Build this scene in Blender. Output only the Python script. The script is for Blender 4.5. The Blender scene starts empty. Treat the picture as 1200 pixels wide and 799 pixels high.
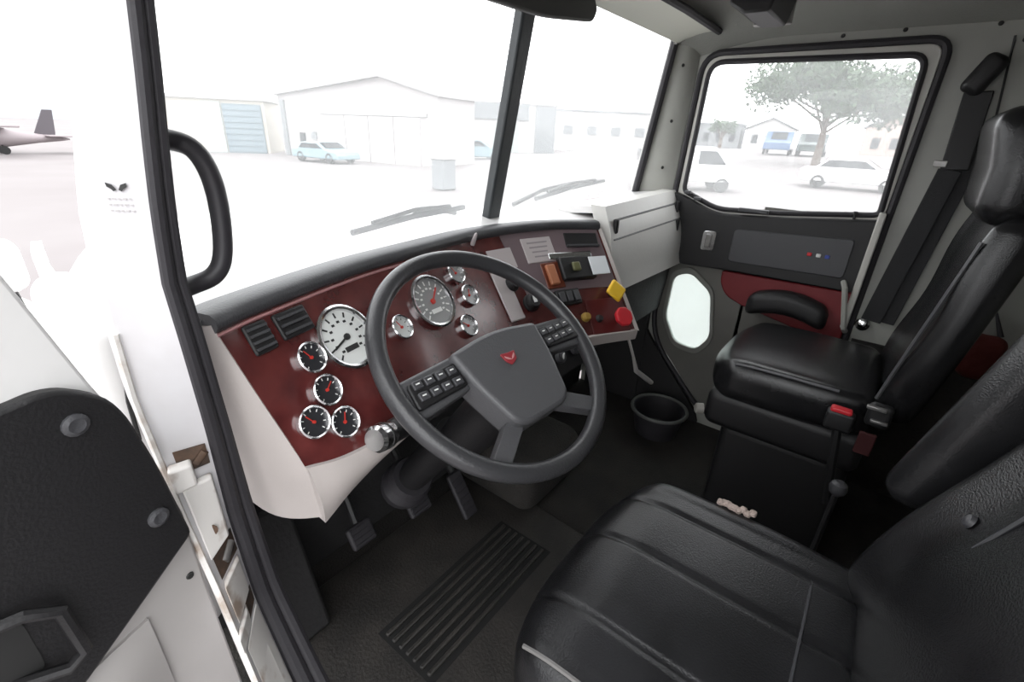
import bpy, math, random
from mathutils import Vector, Matrix
sin, cos, pi, rad = math.sin, math.cos, math.pi, math.radians
random.seed(7)
scn = bpy.context.scene
COL = scn.collection

# ------------------------------------------------------------------ camera
YAW, PIT, ROLL = rad(53), rad(24), rad(2.5)
fw = Vector((sin(YAW)*cos(PIT), cos(YAW)*cos(PIT), -sin(PIT)))
rt = Vector((cos(YAW), -sin(YAW), 0)); up = rt.cross(fw)
R_ = rt*cos(ROLL)+up*sin(ROLL); U_ = up*cos(ROLL)-rt*sin(ROLL)
cam = bpy.data.cameras.new('camera'); camo = bpy.data.objects.new('camera', cam); COL.objects.link(camo)
cam.sensor_width = 36; cam.lens = 36*550/1200; cam.clip_start = .02; cam.clip_end = 1000
M = Matrix((R_, U_, -fw)).transposed().to_4x4(); M.translation = Vector((-1.0, 0, 1.15)); camo.matrix_world = M
scn.camera = camo

# ------------------------------------------------------------------ light: bright overcast sky
w = bpy.data.worlds.new('overcast'); scn.world = w; w.use_nodes = True
wn = w.node_tree; bg = wn.nodes['Background']
bg.inputs['Color'].default_value = (.97, .985, 1, 1); bg.inputs['Strength'].default_value = 3.9
vs = scn.view_settings
vs.view_transform = 'Standard'; vs.look = 'None'; vs.gamma = 1; vs.use_curve_mapping = False; vs.exposure = 0.0
sun = bpy.data.lights.new('sun', 'SUN'); sun.energy = .5; sun.angle = rad(40); sun.color = (1, .98, .95)
suno = bpy.data.objects.new('sun', sun); COL.objects.link(suno); suno.rotation_euler = (rad(28), rad(-24), 0)

# ------------------------------------------------------------------ materials
MATS = {}
def mat(name, col, rough=.5, metal=0, bump=0, bscale=80, var=0, vscale=6, spec=.5, coat=0, emit=None, col2=None, v0=.35, v1=.65):
    if name in MATS: return MATS[name]
    m = bpy.data.materials.new(name); m.use_nodes = True; nt = m.node_tree
    b = nt.nodes['Principled BSDF']; L = nt.links.new
    b.inputs['Base Color'].default_value = (*col, 1); b.inputs['Roughness'].default_value = rough
    b.inputs['Metallic'].default_value = metal; b.inputs['Specular IOR Level'].default_value = spec
    b.inputs['Coat Weight'].default_value = coat; b.inputs['Coat Roughness'].default_value = .12
    tc = nt.nodes.new('ShaderNodeTexCoord')
    if var or col2:
        n = nt.nodes.new('ShaderNodeTexNoise'); n.inputs['Scale'].default_value = vscale; n.inputs['Detail'].default_value = 6
        r = nt.nodes.new('ShaderNodeValToRGB'); L(tc.outputs['Object'], n.inputs['Vector']); L(n.outputs['Fac'], r.inputs['Fac'])
        c2 = col2 or tuple(c*(1-var) for c in col)
        r.color_ramp.elements[0].position = v0; r.color_ramp.elements[1].position = v1
        r.color_ramp.elements[0].color = (*c2, 1); r.color_ramp.elements[1].color = (*col, 1)
        L(r.outputs['Color'], b.inputs['Base Color'])
    if bump:
        n2 = nt.nodes.new('ShaderNodeTexNoise'); n2.inputs['Scale'].default_value = bscale; n2.inputs['Detail'].default_value = 3
        bp = nt.nodes.new('ShaderNodeBump'); bp.inputs['Strength'].default_value = bump; bp.inputs['Distance'].default_value = .01
        L(tc.outputs['Object'], n2.inputs['Vector']); L(n2.outputs['Fac'], bp.inputs['Height']); L(bp.outputs['Normal'], b.inputs['Normal'])
    if emit:
        b.inputs['Emission Color'].default_value = (*emit[:3], 1); b.inputs['Emission Strength'].default_value = emit[3]
    MATS[name] = m; return m
def glass(name, veil, tint=(1, 1, 1), rough=.02):  # pale diffuse layer mixed into the pane, standing in for glare and haze
    m = bpy.data.materials.new(name); m.use_nodes = True; nt = m.node_tree; nt.nodes.clear(); L = nt.links.new
    o = nt.nodes.new('ShaderNodeOutputMaterial'); t = nt.nodes.new('ShaderNodeBsdfTransparent'); t.inputs[0].default_value = (*tint, 1)
    g = nt.nodes.new('ShaderNodeBsdfGlossy'); g.inputs['Roughness'].default_value = rough
    lw = nt.nodes.new('ShaderNodeLayerWeight'); pw = nt.nodes.new('ShaderNodeMath'); pw.operation = 'POWER'; pw.inputs[1].default_value = 4
    L(lw.outputs['Facing'], pw.inputs[0]); fr = nt.nodes.new('ShaderNodeMath'); fr.operation = 'MULTIPLY_ADD'; fr.inputs[1].default_value = .5; fr.inputs[2].default_value = .02; L(pw.outputs[0], fr.inputs[0])
    m1 = nt.nodes.new('ShaderNodeMixShader'); L(fr.outputs[0], m1.inputs[0]); L(t.outputs[0], m1.inputs[1]); L(g.outputs[0], m1.inputs[2])
    d = nt.nodes.new('ShaderNodeBsdfDiffuse'); d.inputs[0].default_value = (.8, .82, .82, 1)
    tr = nt.nodes.new('ShaderNodeBsdfTranslucent'); tr.inputs[0].default_value = (.85, .87, .87, 1)
    m2 = nt.nodes.new('ShaderNodeMixShader'); m2.inputs[0].default_value = .75; L(d.outputs[0], m2.inputs[1]); L(tr.outputs[0], m2.inputs[2])
    tc = nt.nodes.new('ShaderNodeTexCoord'); n = nt.nodes.new('ShaderNodeTexNoise'); n.inputs['Scale'].default_value = 5; n.inputs['Detail'].default_value = 8
    mr = nt.nodes.new('ShaderNodeMapRange'); mr.inputs[1].default_value = .3; mr.inputs[2].default_value = .7
    mr.inputs[3].default_value = veil*.75; mr.inputs[4].default_value = veil*1.25
    L(tc.outputs['Object'], n.inputs['Vector']); L(n.outputs['Fac'], mr.inputs[0])
    m3 = nt.nodes.new('ShaderNodeMixShader'); L(mr.outputs[0], m3.inputs[0]); L(m1.outputs[0], m3.inputs[1]); L(m2.outputs[0], m3.inputs[2])
    L(m3.outputs[0], o.inputs[0]); MATS[name] = m; return m

LEATHER = mat('black_leather', (.009, .009, .010), .24, bump=.12, bscale=420, var=.35, vscale=14, col2=(.015, .015, .016))
LEATHER2 = mat('worn_leather', (.0095, .0095, .0105), .30, bump=.14, bscale=380, col2=(.019, .019, .021), vscale=9)
BLACKP = mat('black_plastic', (.011, .0105, .0115), .5, bump=.10, bscale=300)
BLACKR = mat('black_rubber', (.024, .022, .026), .6, bump=.1, bscale=120)
DARKG = mat('dark_grey_plastic', (.055, .055, .06), .42, bump=.12, bscale=260)
WHEELG = mat('wheel_grey', (.085, .085, .09), .38, bump=.12, bscale=280)
RIMG = mat('wheel_rim_leather', (.042, .042, .045), .3, bump=.1, bscale=240)
WHITEP = mat('white_paint', (.80, .79, .78), .3, var=.10, vscale=9, coat=.3)
PILLAR = mat('pillar_paint', (.62, .61, .625), .32, col2=(.58, .565, .575), vscale=16, coat=.3)
JAMBD = mat('jamb_paint_dirty', (.80, .77, .74), .4, col2=(.42, .33, .27), vscale=22, v0=.30, v1=.46)
CREAM = mat('cream_plastic', (.50, .455, .435), .42, bump=.05, bscale=200, var=.06)
GREYT = mat('grey_trim', (.35, .35, .32), .5, var=.10, bump=.05)
HEADL = mat('headliner', (.27, .27, .25), .8, bump=.2, bscale=200, var=.08)
DOORG = mat('door_grey_metal', (.40, .38, .37), .45, var=.12, vscale=5)
BURG = mat('burgundy_wood', (.13, .028, .026), .26, col2=(.06, .010, .010), vscale=18, coat=1.0, v0=.25, v1=.75)
BURGF = mat('burgundy_vinyl', (.17, .012, .016), .5, bump=.15, bscale=200, var=.2)
CHROME = mat('chrome', (.75, .75, .76), .18, metal=1)
STEEL = mat('worn_steel', (.35, .34, .33), .4, metal=.8, var=.3, vscale=30)
DIALW = mat('dial_white', (.78, .80, .78), .25, coat=.5)
DIALG = mat('dial_grey', (.30, .30, .30), .25, coat=.6)
DIALK = mat('dial_dark', (.03, .03, .034), .22, coat=.6)
MARKW = mat('mark_white', (.8, .8, .78), .5)
MARKK = mat('mark_black', (.02, .02, .02), .5)
NEEDLE = mat('needle_red', (.5, .03, .02), .5)
REDP = mat('red_plastic', (.55, .02, .03), .35)
YELP = mat('yellow_plastic', (.80, .50, .03), .35)
PALE = mat('pale_plate', (.50, .45, .45), .35, coat=.3)
BROWN = mat('brown_plastic', (.20, .045, .02), .35, var=.3)
CARPET = mat('floor_dark', (.014, .013, .012), .85, bump=.5, bscale=160, col2=(.028, .024, .021), vscale=8)
MATR = mat('mat_rubber', (.018, .0165, .015), .62, bump=.3, bscale=140, col2=(.032, .028, .025), vscale=10)
FIREW = mat('firewall_dark', (.022, .021, .022), .8, bump=.2)
FOAM = mat('torn_foam', (.45, .36, .32), .9, bump=.8, bscale=200)
BELT = mat('belt_webbing', (.018, .018, .02), .7, bump=.3, bscale=400)
SCREEN = mat('screen_white', (.82, .85, .88), .2, coat=.4)
WS = glass('windshield_glass', .14); SIDEG = glass('side_glass', .17); PEEPG = glass('peep_glass', .14, (.93, 1, .97))
# outside
CONC = mat('concrete', (.205, .187, .187), .9, col2=(.185, .166, .166), vscale=.25, bump=.1, bscale=20)
WALLP = mat('hangar_wall', (.42, .395, .395), .8, var=.04)
ROOFM = mat('roof_metal', (.36, .35, .35), .6, var=.05)
BLUEW = mat('blue_door', (.12, .17, .20), .5, var=.15)
GREYW = mat('grey_cladding', (.22, .23, .24), .7, var=.1)
LEAF = mat('leaves', (.055, .10, .045), .6, col2=(.03, .06, .028), vscale=2)
BARK = mat('bark', (.10, .07, .05), .9, bump=.5, bscale=12)
CARW = mat('car_white', (.8, .8, .8), .2, coat=.6); CARB = mat('car_blue', (.04, .10, .22), .25, coat=.6)
CARG = mat('car_dark', (.03, .05, .05), .25, coat=.6); CART = mat('car_teal', (.20, .30, .34), .25, coat=.6)
WINK = mat('dark_window', (.02, .025, .03), .08); TYRE = mat('tyre', (.02, .02, .02), .8)
PLANEC = mat('plane_paint', (.30, .26, .27), .4); PLANED = mat('plane_tail_dark', (.08, .07, .08), .5)

# ------------------------------------------------------------------ geometry helpers
V = Vector
def nrm(v): v = V(v); return v.normalized()
def basis(n, upv=(0, 0, 1)):
    n = nrm(n); u = V(upv).cross(n)
    if u.length < 1e-4: u = V((1, 0, 0))
    u.normalize(); return u, n.cross(u), n
def cr(P, u):
    n = len(P)-1; s = min(max(u, 0), 1)*n; i = min(int(s), n-1); t = s-i
    P = [V(p) for p in (P[max(i-1, 0)], P[i], P[i+1], P[min(i+2, n)])]
    p1, p2 = P[1], P[2]; p0 = P[0] if i > 0 else 2*p1-p2; p3 = P[3] if i+2 <= n else 2*p2-p1
    return .5*(2*p1+(p2-p0)*t+(2*p0-5*p1+4*p2-p3)*t*t+(3*p1-p0-3*p2+p3)*t**3)
def spline(P, n): return [cr(P, i/(n-1)) for i in range(n)]
def lerpz(path, z):   # path: list of (z, value) ascending z
    if z <= path[0][0]: return path[0][1]
    for (a, va), (b, vb) in zip(path, path[1:]):
        if z <= b: return va+(vb-va)*(z-a)/(b-a)
    return path[-1][1]
def rpoly(pts, r, seg=5):      # round 2D polygon corners; r scalar or list
    out = []; n = len(pts)
    for i in range(n):
        p = V(pts[i]).to_2d(); a = V(pts[i-1]).to_2d(); b = V(pts[(i+1) % n]).to_2d()
        rr = r[i] if isinstance(r, (list, tuple)) else r
        da, db = (a-p), (b-p); la, lb = da.length, db.length; da.normalize(); db.normalize()
        d = min(rr, la*.48, lb*.48); s, e = p+da*d, p+db*d
        for k in range(seg+1):
            t = k/seg; out.append((1-t)**2*s+2*t*(1-t)*p+t*t*e)
    return out

class MB:
    def __init__(s): s.v = []; s.f = []
    def add(s, vs_, fs):
        o = len(s.v); s.v += [V(x) for x in vs_]; s.f += [tuple(i+o for i in f) for f in fs]; return s
    def box(s, c, d, ax=None):
        A = ax or (V((1, 0, 0)), V((0, 1, 0)), V((0, 0, 1))); c = V(c)
        vs_ = [c+A[0]*(d[0]/2*i)+A[1]*(d[1]/2*j)+A[2]*(d[2]/2*k) for i in (-1, 1) for j in (-1, 1) for k in (-1, 1)]
        return s.add(vs_, [(0, 1, 3, 2), (4, 6, 7, 5), (0, 4, 5, 1), (2, 3, 7, 6), (0, 2, 6, 4), (1, 5, 7, 3)])
    def bb(s, x0, x1, y0, y1, z0, z1): return s.box(((x0+x1)/2, (y0+y1)/2, (z0+z1)/2), (x1-x0, y1-y0, z1-z0))
    def prism(s, pts, off):
        pts = [V(p) for p in pts]; n = len(pts); off = V(off)
        return s.add(pts+[p+off for p in pts], [tuple(range(n))[::-1], tuple(range(n, 2*n))]+[(i, (i+1) % n, n+(i+1) % n, n+i) for i in range(n)])
    def ring(s, outer, inner, off):
        n = len(outer); off = V(off); a = [V(p) for p in outer]; b = [V(p) for p in inner]
        fs = []
        for i in range(n):
            j = (i+1) % n
            fs += [(i, j, n+j, n+i), (2*n+i, 3*n+i, 3*n+j, 2*n+j), (i, 2*n+i, 2*n+j, j), (n+i, n+j, 3*n+j, 3*n+i)]
        return s.add(a+b+[p+off for p in a]+[p+off for p in b], fs)
    def tube(s, path, r, seg=10, closed=False, flat=1.0, ref=(0, 0, 1)):
        path = [V(p) for p in path]; n = len(path); vs_ = []; prev = None
        for i, p in enumerate(path):
            if closed: t = path[(i+1) % n]-path[i-1]
            else: t = path[min(i+1, n-1)]-path[max(i-1, 0)]
            t.normalize()
            if prev is None:
                u = V(ref).cross(t)
                if u.length < 1e-3: u = V((1, 0, 0)).cross(t)
            else: u = prev-t*prev.dot(t)
            u.normalize(); prev = u; w_ = t.cross(u)
            rr = r[i] if isinstance(r, (list, tuple)) else r
            vs_ += [p+(u*cos(a)+w_*sin(a)*flat)*rr for a in [2*pi*k/seg for k in range(seg)]]
        fs = []
        for i in range(n if closed else n-1):
            for k in range(seg):
                j = (i+1) % n; fs.append((i*seg+k, i*seg+(k+1) % seg, j*seg+(k+1) % seg, j*seg+k))
        if not closed: fs += [tuple(range(seg))[::-1], tuple((n-1)*seg+k for k in range(seg))]
        return s.add(vs_, fs)
    def lathe(s, prof, c, n, seg=24):   # prof: (radius, height) along axis n
        u, v_, n = basis(n); c = V(c); vs_ = []; m = len(prof)
        for r, h in prof: vs_ += [c+n*h+(u*cos(a)+v_*sin(a))*r for a in [2*pi*k/seg for k in range(seg)]]
        fs = [(i*seg+k, i*seg+(k+1) % seg, (i+1)*seg+(k+1) % seg, (i+1)*seg+k) for i in range(m-1) for k in range(seg)]
        fs += [tuple(range(seg))[::-1], tuple((m-1)*seg+k for k in range(seg))]
        return s.add(vs_, fs)
    def grid(s, fn, nu, nv):
        vs_ = [fn(i/nu, j/nv) for i in range(nu+1) for j in range(nv+1)]
        return s.add(vs_, [(i*(nv+1)+j, (i+1)*(nv+1)+j, (i+1)*(nv+1)+j+1, i*(nv+1)+j+1) for i in range(nu) for j in range(nv)])
    def slab(s, fn, nu, nv, off):   # grid with a shifted back and closed rim; off: vector or function(u,v)
        of = off if callable(off) else (lambda u, v: V(off))
        K = (nu+1)*(nv+1); ix = lambda i, j: i*(nv+1)+j
        a = [V(fn(i/nu, j/nv)) for i in range(nu+1) for j in range(nv+1)]
        b = [V(fn(i/nu, j/nv))+of(i/nu, j/nv) for i in range(nu+1) for j in range(nv+1)]
        fs = []
        for i in range(nu):
            for j in range(nv):
                q = (ix(i, j), ix(i+1, j), ix(i+1, j+1), ix(i, j+1)); fs += [q, tuple(K+k for k in q[::-1])]
        for i in range(nu):
            fs += [(ix(i, 0), K+ix(i, 0), K+ix(i+1, 0), ix(i+1, 0)), (ix(i, nv), ix(i+1, nv), K+ix(i+1, nv), K+ix(i, nv))]
        for j in range(nv):
            fs += [(ix(0, j), ix(0, j+1), K+ix(0, j+1), K+ix(0, j)), (ix(nu, j), K+ix(nu, j), K+ix(nu, j+1), ix(nu, j+1))]
        return s.add(a+b, fs)
    def rbox(s, c, d, r, n=10, fn=None, ax=None):   # rounded box, deformed by fn(local point)
        A = ax or (V((1, 0, 0)), V((0, 1, 0)), V((0, 0, 1))); c = V(c); h = [x/2 for x in d]; idx = {}; vs_ = []; fs = []
        nn = n if isinstance(n, (tuple, list)) else (n, n, n)
        def g(k, a):          # grid coordinate with extra loops in the rounded border
            m = nn[a]; L = h[a]; rr = min(r, L*.98); b = 4
            if k <= b: return -L+rr*(1-cos(k/b*pi/2)) if False else -L+rr*k/b
            if k >= m-b: return L-rr*(m-k)/b
            return -L+rr+(2*L-2*rr)*(k-b)/(m-2*b)
        def vid(i, j, k):
            if (i, j, k) in idx: return idx[(i, j, k)]
            p = V((g(i, 0), g(j, 1), g(k, 2))); q = V([max(-h[a]+min(r, h[a]*.98), min(h[a]-min(r, h[a]*.98), p[a])) for a in range(3)])
            e = p-q
            if e.length > 1e-7:
                # push border points onto the sphere
                m = max(abs(x) for x in e); e = e.normalized()*m
            p = q+e
            if fn: p = V(fn(p))
            idx[(i, j, k)] = len(vs_); vs_.append(c+A[0]*p.x+A[1]*p.y+A[2]*p.z); return idx[(i, j, k)]
        X, Y, Z = nn
        for i in range(X):
            for j in range(Y):
                for k, fl in ((0, 1), (Z, 0)):
                    q = [vid(i, j, k), vid(i+1, j, k), vid(i+1, j+1, k), vid(i, j+1, k)]; fs.append(tuple(q[::-1] if fl else q))
        for i in range(X):
            for k in range(Z):
                for j, fl in ((0, 0), (Y, 1)):
                    q = [vid(i, j, k), vid(i+1, j, k), vid(i+1, j, k+1), vid(i, j, k+1)]; fs.append(tuple(q[::-1] if fl else q))
        for j in range(Y):
            for k in range(Z):
                for i, fl in ((0, 1), (X, 0)):
                    q = [vid(i, j, k), vid(i, j+1, k), vid(i, j+1, k+1), vid(i, j, k+1)]; fs.append(tuple(q[::-1] if fl else q))
        return s.add(vs_, fs)

def thing(name, label, cat, loc, group=None):
    o = bpy.data.objects.new(name, None); COL.objects.link(o); o.location = loc; o.empty_display_size = .05
    tag(o, label, cat, group); return o
def tag(o, label, cat=None, group=None, kind=None):
    if label: o['label'] = label
    if cat: o['category'] = cat
    if group: o['group'] = group
    if kind: o['kind'] = kind
    return o
WL = {}
def obj(name, mb, m, parent=None, bevel=0, label=None, ang=35, seg=2):
    me = bpy.data.meshes.new(name)
    if parent is not None: org = WL[parent.name] if parent.name in WL else V(parent.location)
    elif mb.v:
        zs = [p.z for p in mb.v]; n = len(mb.v); org = V((sum(p.x for p in mb.v)/n, sum(p.y for p in mb.v)/n, min(zs)))
    else: org = V((0, 0, 0))
    me.from_pydata([tuple(p-org) for p in mb.v], [], mb.f); me.update()
    me.polygons.foreach_set('use_smooth', [True]*len(me.polygons))
    import bmesh
    bm = bmesh.new(); bm.from_mesh(me); bmesh.ops.recalc_face_normals(bm, faces=bm.faces); bm.to_mesh(me); bm.free()
    me.set_sharp_from_angle(angle=rad(ang)); me.materials.append(m)
    o = bpy.data.objects.new(name, me); COL.objects.link(o); WL[o.name] = org
    if parent is not None: o.parent = parent
    else: o.location = org
    if bevel:
        b = o.modifiers.new('bevel', 'BEVEL'); b.width = bevel; b.segments = seg; b.limit_method = 'ANGLE'; b.angle_limit = rad(40)
    if label: o['label'] = label
    return o
def struct(name, mb, m, bevel=0, label=None, cat=None, parent=None):
    o = obj(name, mb, m, parent, bevel)
    if parent is None: o['kind'] = 'structure'
    if label: o['label'] = label
    if cat: o['category'] = cat
    return o
def sthing(name, label, cat, loc):
    o = thing(name, label, cat, loc); o['kind'] = 'structure'; return o
def X(x, pts): return [V((x, p[0], p[1])) for p in pts]

# ================================================================== THE CAB SHELL
SP = [(-.05, .32), (.2, .40), (.361, .516), (.488, .591), (.638, .615), (.787, .612), (.907, .608), (.98, .612), (1.057, .605), (1.123, .60), (1.55, .58)]
SX = [(-.05, -.835), (.787, -.836), (.907, -.839), (.98, -.840), (1.057, -.835), (1.123, -.828), (1.176, -.821), (1.245, -.813), (1.55, -.785)]
OP = [(-.05, .30), (.20, .36), (.447, .50), (.571, .55), (.689, .60), (.835, .65), (.941, .66), (1.055, .65), (1.17, .625), (1.24, .62), (1.55, .60)]
OX = [(-.05, -.886), (.20, -.886), (.571, -.884), (.689, -.886), (.835, -.887), (.941, -.883), (1.055, -.875), (1.17, -.8565), (1.24, -.853), (1.55, -.845)]
def J(a, z, lift=0):
    xo = lerpz(OX, z); xs = lerpz(SX, z); p = V((xo+(xs-xo)*a, lerpz(OP, z)*(1-a)+lerpz(SP, z)*a, z))
    return p+V((-.3, -1, 0)).normalized()*lift

struct('floor', MB().bb(-.86, .93, -.64, 1.02, -.05, 0), CARPET, label='dark carpeted cab floor')
struct('wall_front', MB().slab(lambda u, v: V((-.82+1.73*u, 1.0-.06*v, .87*v)), 8, 6, (0, .03, 0)), FIREW, label='dark firewall below the dashboard')
def ceil(u, v):
    x = -.86+1.79*u; y = -.64+1.385*v; z = 1.555
    if y > .40: z -= .075*((y-.40)/.38)**1.6
    e = abs(x-.035)-.70
    if e > 0: z -= .09*(e/.195)**2
    return V((x, y, z))
struct('ceiling', MB().slab(ceil, 28, 24, (0, 0, .04)), HEADL, label='grey padded headliner of the cab')
struct('wall_back', MB().bb(-.88, .95, -.68, -.64, -.05, 1.6), GREYT, label='grey back wall of the cab')
obj('lower_carpet', MB().bb(-.85, .92, -.64, -.62, .001, .56), CARPET, bpy.data.objects['wall_back'])

# left side: door jamb, seal, rear quarter
wl = sthing('wall_left', 'white painted driver side door jamb and pillar', 'wall', (-.85, .6, 0))
obj('jamb_panel', MB().slab(lambda u, v: J(u, -.05+1.6*v), 6, 64, (.0, .045, 0)), PILLAR, wl)
obj('quarter_panel', MB().bb(-.93, -.86, -.68, -.17, -.05, 1.6), WHITEP, wl)
obj('roof_rail', MB().bb(-.93, -.84, -.2, .5, 1.5, 1.6), WHITEP, wl)
obj('rocker_sill', MB().bb(-.93, -.86, -.2, .34, -.08, .0), WHITEP, wl)
sl = MB()
zs_ = [-.04+.03*i for i in range(53)]; rw = [lerpz([(.3, .044), (.48, .038), (.65, .034), (.8, .029), (1.0, .025), (1.3, .022)], z) for z in zs_]
sl.tube([J(1.0, z)+V((.27*k, -.002, 0)) for z, k in zip(zs_, rw)], [.30*k for k in rw], 10)
sl.tube([J(1.0, z)+V((.76*k, .002, 0)) for z, k in zip(zs_, rw)], [.26*k for k in rw], 10)
obj('door_seal', sl, BLACKR, wl)
# hinge hardware on the jamb (recesses are dark plates, leaves are proud)
def jq(z0, z1, a0, a1, l0, l1):
    m = MB(); q = []
    for l in (l0, l1):
        q += [J(a0, z0, l), J(a1, z0, l), J(a1, z1, l), J(a0, z1, l)]
    return m.add(q, [(3, 2, 1, 0), (4, 5, 6, 7), (0, 1, 5, 4), (1, 2, 6, 5), (2, 3, 7, 6), (3, 0, 4, 7)])
rust = mat('rusty_recess', (.03, .025, .022), .8, col2=(.12, .07, .045), vscale=40)
h1 = obj('hinge_recess', jq(.735, .765, .25, .92, .001, .003), rust, wl); obj('hinge_recess', jq(.585, .620, .2, .95, .001, .003), rust, wl)
obj('hinge_recess', jq(.493, .520, .35, .95, .001, .003), rust, wl)
hl = obj('hinge_leaf', jq(.622, .722, .18, .88, .002, .016), JAMBD, wl, .003)
c = J(.42, .655, .016); obj('bolt_hole', MB().lathe([(.010, 0), (.010, .001), (.007, .0015)], c, (-.3, -1, 0), 14), rust, hl)
obj('hinge_leaf', jq(.525, .582, .22, .9, .002, .016), JAMBD, wl, .003)
obj('hinge_leaf', jq(.30, .487, .15, .95, .001, .008), JAMBD, wl, .003)
obj('hinge_strap', jq(.722, .752, .05, .55, .002, .020), JAMBD, wl, .003)
obj('hinge_strap', jq(.498, .520, .05, .6, .002, .020), JAMBD, wl, .003)
obj('hinge_pin', MB().tube([J(.45, .597, .003), J(.80, .608, .003)], .006, 12), STEEL, wl)
obj('hinge_pin', MB().tube([J(.62, .742, .003), J(.88, .755, .003)], .005, 12), rust, wl)
obj('jamb_edge', MB().tube([J(0, z)+V((-.002, -.002, 0)) for z in [.3+.02*i for i in range(32)]], .004, 6), JAMBD, wl)
# small winged badge on the pillar
bd = MB(); cpt = J(.48, 1.083, .0015); ju = nrm(J(.8, 1.083)-J(.2, 1.083)); jn = V((-.3, -1, 0)).normalized(); jv = V((0, 0, 1))
for sx in (-1, 1):
    bd.prism([cpt+ju*(sx*a)+jv*b for a, b in ((.001, -.003), (.004, .002), (.010, .004), (.0095, 0), (.006, -.002), (.004, -.0045))], jn*.0012)
obj('pillar_badge', bd, MARKK, wl, label='dark winged emblem')
tl = MB()
for r in range(3):
    for k in range(5):
        tl.box(cpt+ju*(-.011+.0052*k)+jv*(-.012-.006*r), (.0035 if k % 2 else .0025, .0008, .0016), (ju, jn, jv))
obj('pillar_decal', tl, mat('decal_grey', (.45, .43, .43), .6), wl)

# windshield, divider, pillars
WB = {'l': V((-.80, .835, .935)), 'c': V((.05, .905, .93)), 'r': V((.90, .84, .945))}
WT = {'l': V((-.77, .745, 1.475)), 'c': V((.05, .795, 1.48)), 'r': V((.862, .752, 1.475))}
def pane(a, b): return MB().slab(lambda u, v: (WB[a]*(1-u)+WB[b]*u)*(1-v)+(WT[a]*(1-u)+WT[b]*u)*v, 4, 4, (0, .006, 0))
struct('window_1', pane('l', 'c'), WS, label='driver side windshield pane with a glare veil mixed in')
struct('window_2', pane('c', 'r'), WS, label='passenger side windshield pane with a glare veil mixed in')
DIV = mat('divider_grey', (.035, .04, .043), .45, bump=.1)
def rodbox(a, b, wx, wy):
    a, b = V(a), V(b); t = (b-a).normalized(); x = V((1, 0, 0)); y = t.cross(x)
    return MB().box((a+b)/2, (wx, wy, (b-a).length), (x, y, t))
struct('trim_1', rodbox(WB['c']+V((0, -.015, -.02)), WT['c']+V((0, -.015, .0)), .050, .03), DIV, .006, label='dark grey post dividing the windshield')
# windshield sill: white ledge behind the dash pad
def sill(u, v):
    x = -.80+1.70*u; yb = .905-abs(x-.05)/.85*.068
    y0 = lerpz([(-.80, .66), (-.717, .70), (-.515, .765), (-.352, .793), (-.098, .822), (.139, .773), (.30, .70), (.9, .70)], x)
    return V((x, y0+(yb+.015-y0)*v, .910+.022*v))
struct('trim_2', MB().slab(sill, 24, 3, (0, 0, -.02)), WHITEP, label='white ledge below the windshield')
# pillar trims
def pil(r):
    s = 'r' if r else 'l'; xd = .925 if r else -.835
    def f(u, v):
        v = v*(1.12 if r else 1.0); a = WB[s]*(1-v)+WT[s]*v; b = V((xd, (.69 if r else .665)-(.02 if r else .03)*v, .93+.56*v))
        p = a*(1-u)+b*u; p += V(((-.012 if r else .012)*sin(pi*u), -.01*sin(pi*u), 0)); return p
    return MB().slab(f, 8, 10, (.04 if r else 0, .03, 0))
PT = sthing('trim_3', 'grey passenger side windshield pillar with screws', 'pillar', (.9, .8, .93))
obj('pillar_cover', pil(True), GREYT, PT)
for z_, u_ in ((.2, .55), (.5, .5), (.83, .45)):
    a = WB['r']*(1-z_)+WT['r']*z_; b = V((.925, .69-.02*z_, .93+.56*z_)); p = a*(1-u_)+b*u_+V((-.014, -.014, 0))
    obj('screw', MB().lathe([(.006, 0), (.005, .003), (.002, .004)], p, (-.6, -.8, 0), 10), MARKK, PT)
obj('windshield_gasket', MB().tube([WB['r']+V((-.012, -.012, 0))+(WT['r']-WB['r'])*t for t in (0, .25, .5, .75, 1)], .014, 8), BLACKR, PT)
struct('trim_4', pil(False), GREYT, label='driver side windshield pillar cover')
def header(u, v):
    x = -.80+1.68*u; c_ = ceil((x+.86)/1.79, 1.0); f = abs(x-.045)/.82
    g = V((x, .80-.045*f, 1.485)); return c_*(1-v)+g*v
struct('trim_5', MB().slab(header, 24, 3, (0, 0, .03)), GREYT, label='slim header along the windshield top')

# right side wall with door opening
def Rr(): return rpoly([(-.012, 1.432), (-.012, .06), (.40, .06), (.675, .35), (.675, .95), (.655, 1.428)], [.05, .04, .08, .12, .03, .07], 6)
D2 = Rr(); cy, cz = .33, .75
def torect(p, y0=-.64, y1=1.0, z0=-.05, z1=1.53):
    d = V((p[0]-cy, p[1]-cz)); t = min(((y1-cy) if d.x > 0 else (y0-cy))/d.x if abs(d.x) > 1e-6 else 9e9, ((z1-cz) if d.y > 0 else (z0-cz))/d.y if abs(d.y) > 1e-6 else 9e9)
    return V((cy, cz))+d*t
outr = [torect(p) for p in D2]
for cnr in ((-.64, -.05), (-.64, 1.53), (1.0, -.05), (1.0, 1.53)):
    i = min(range(len(outr)), key=lambda k: (outr[k]-V(cnr)).length); outr[i] = V(cnr)
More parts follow.
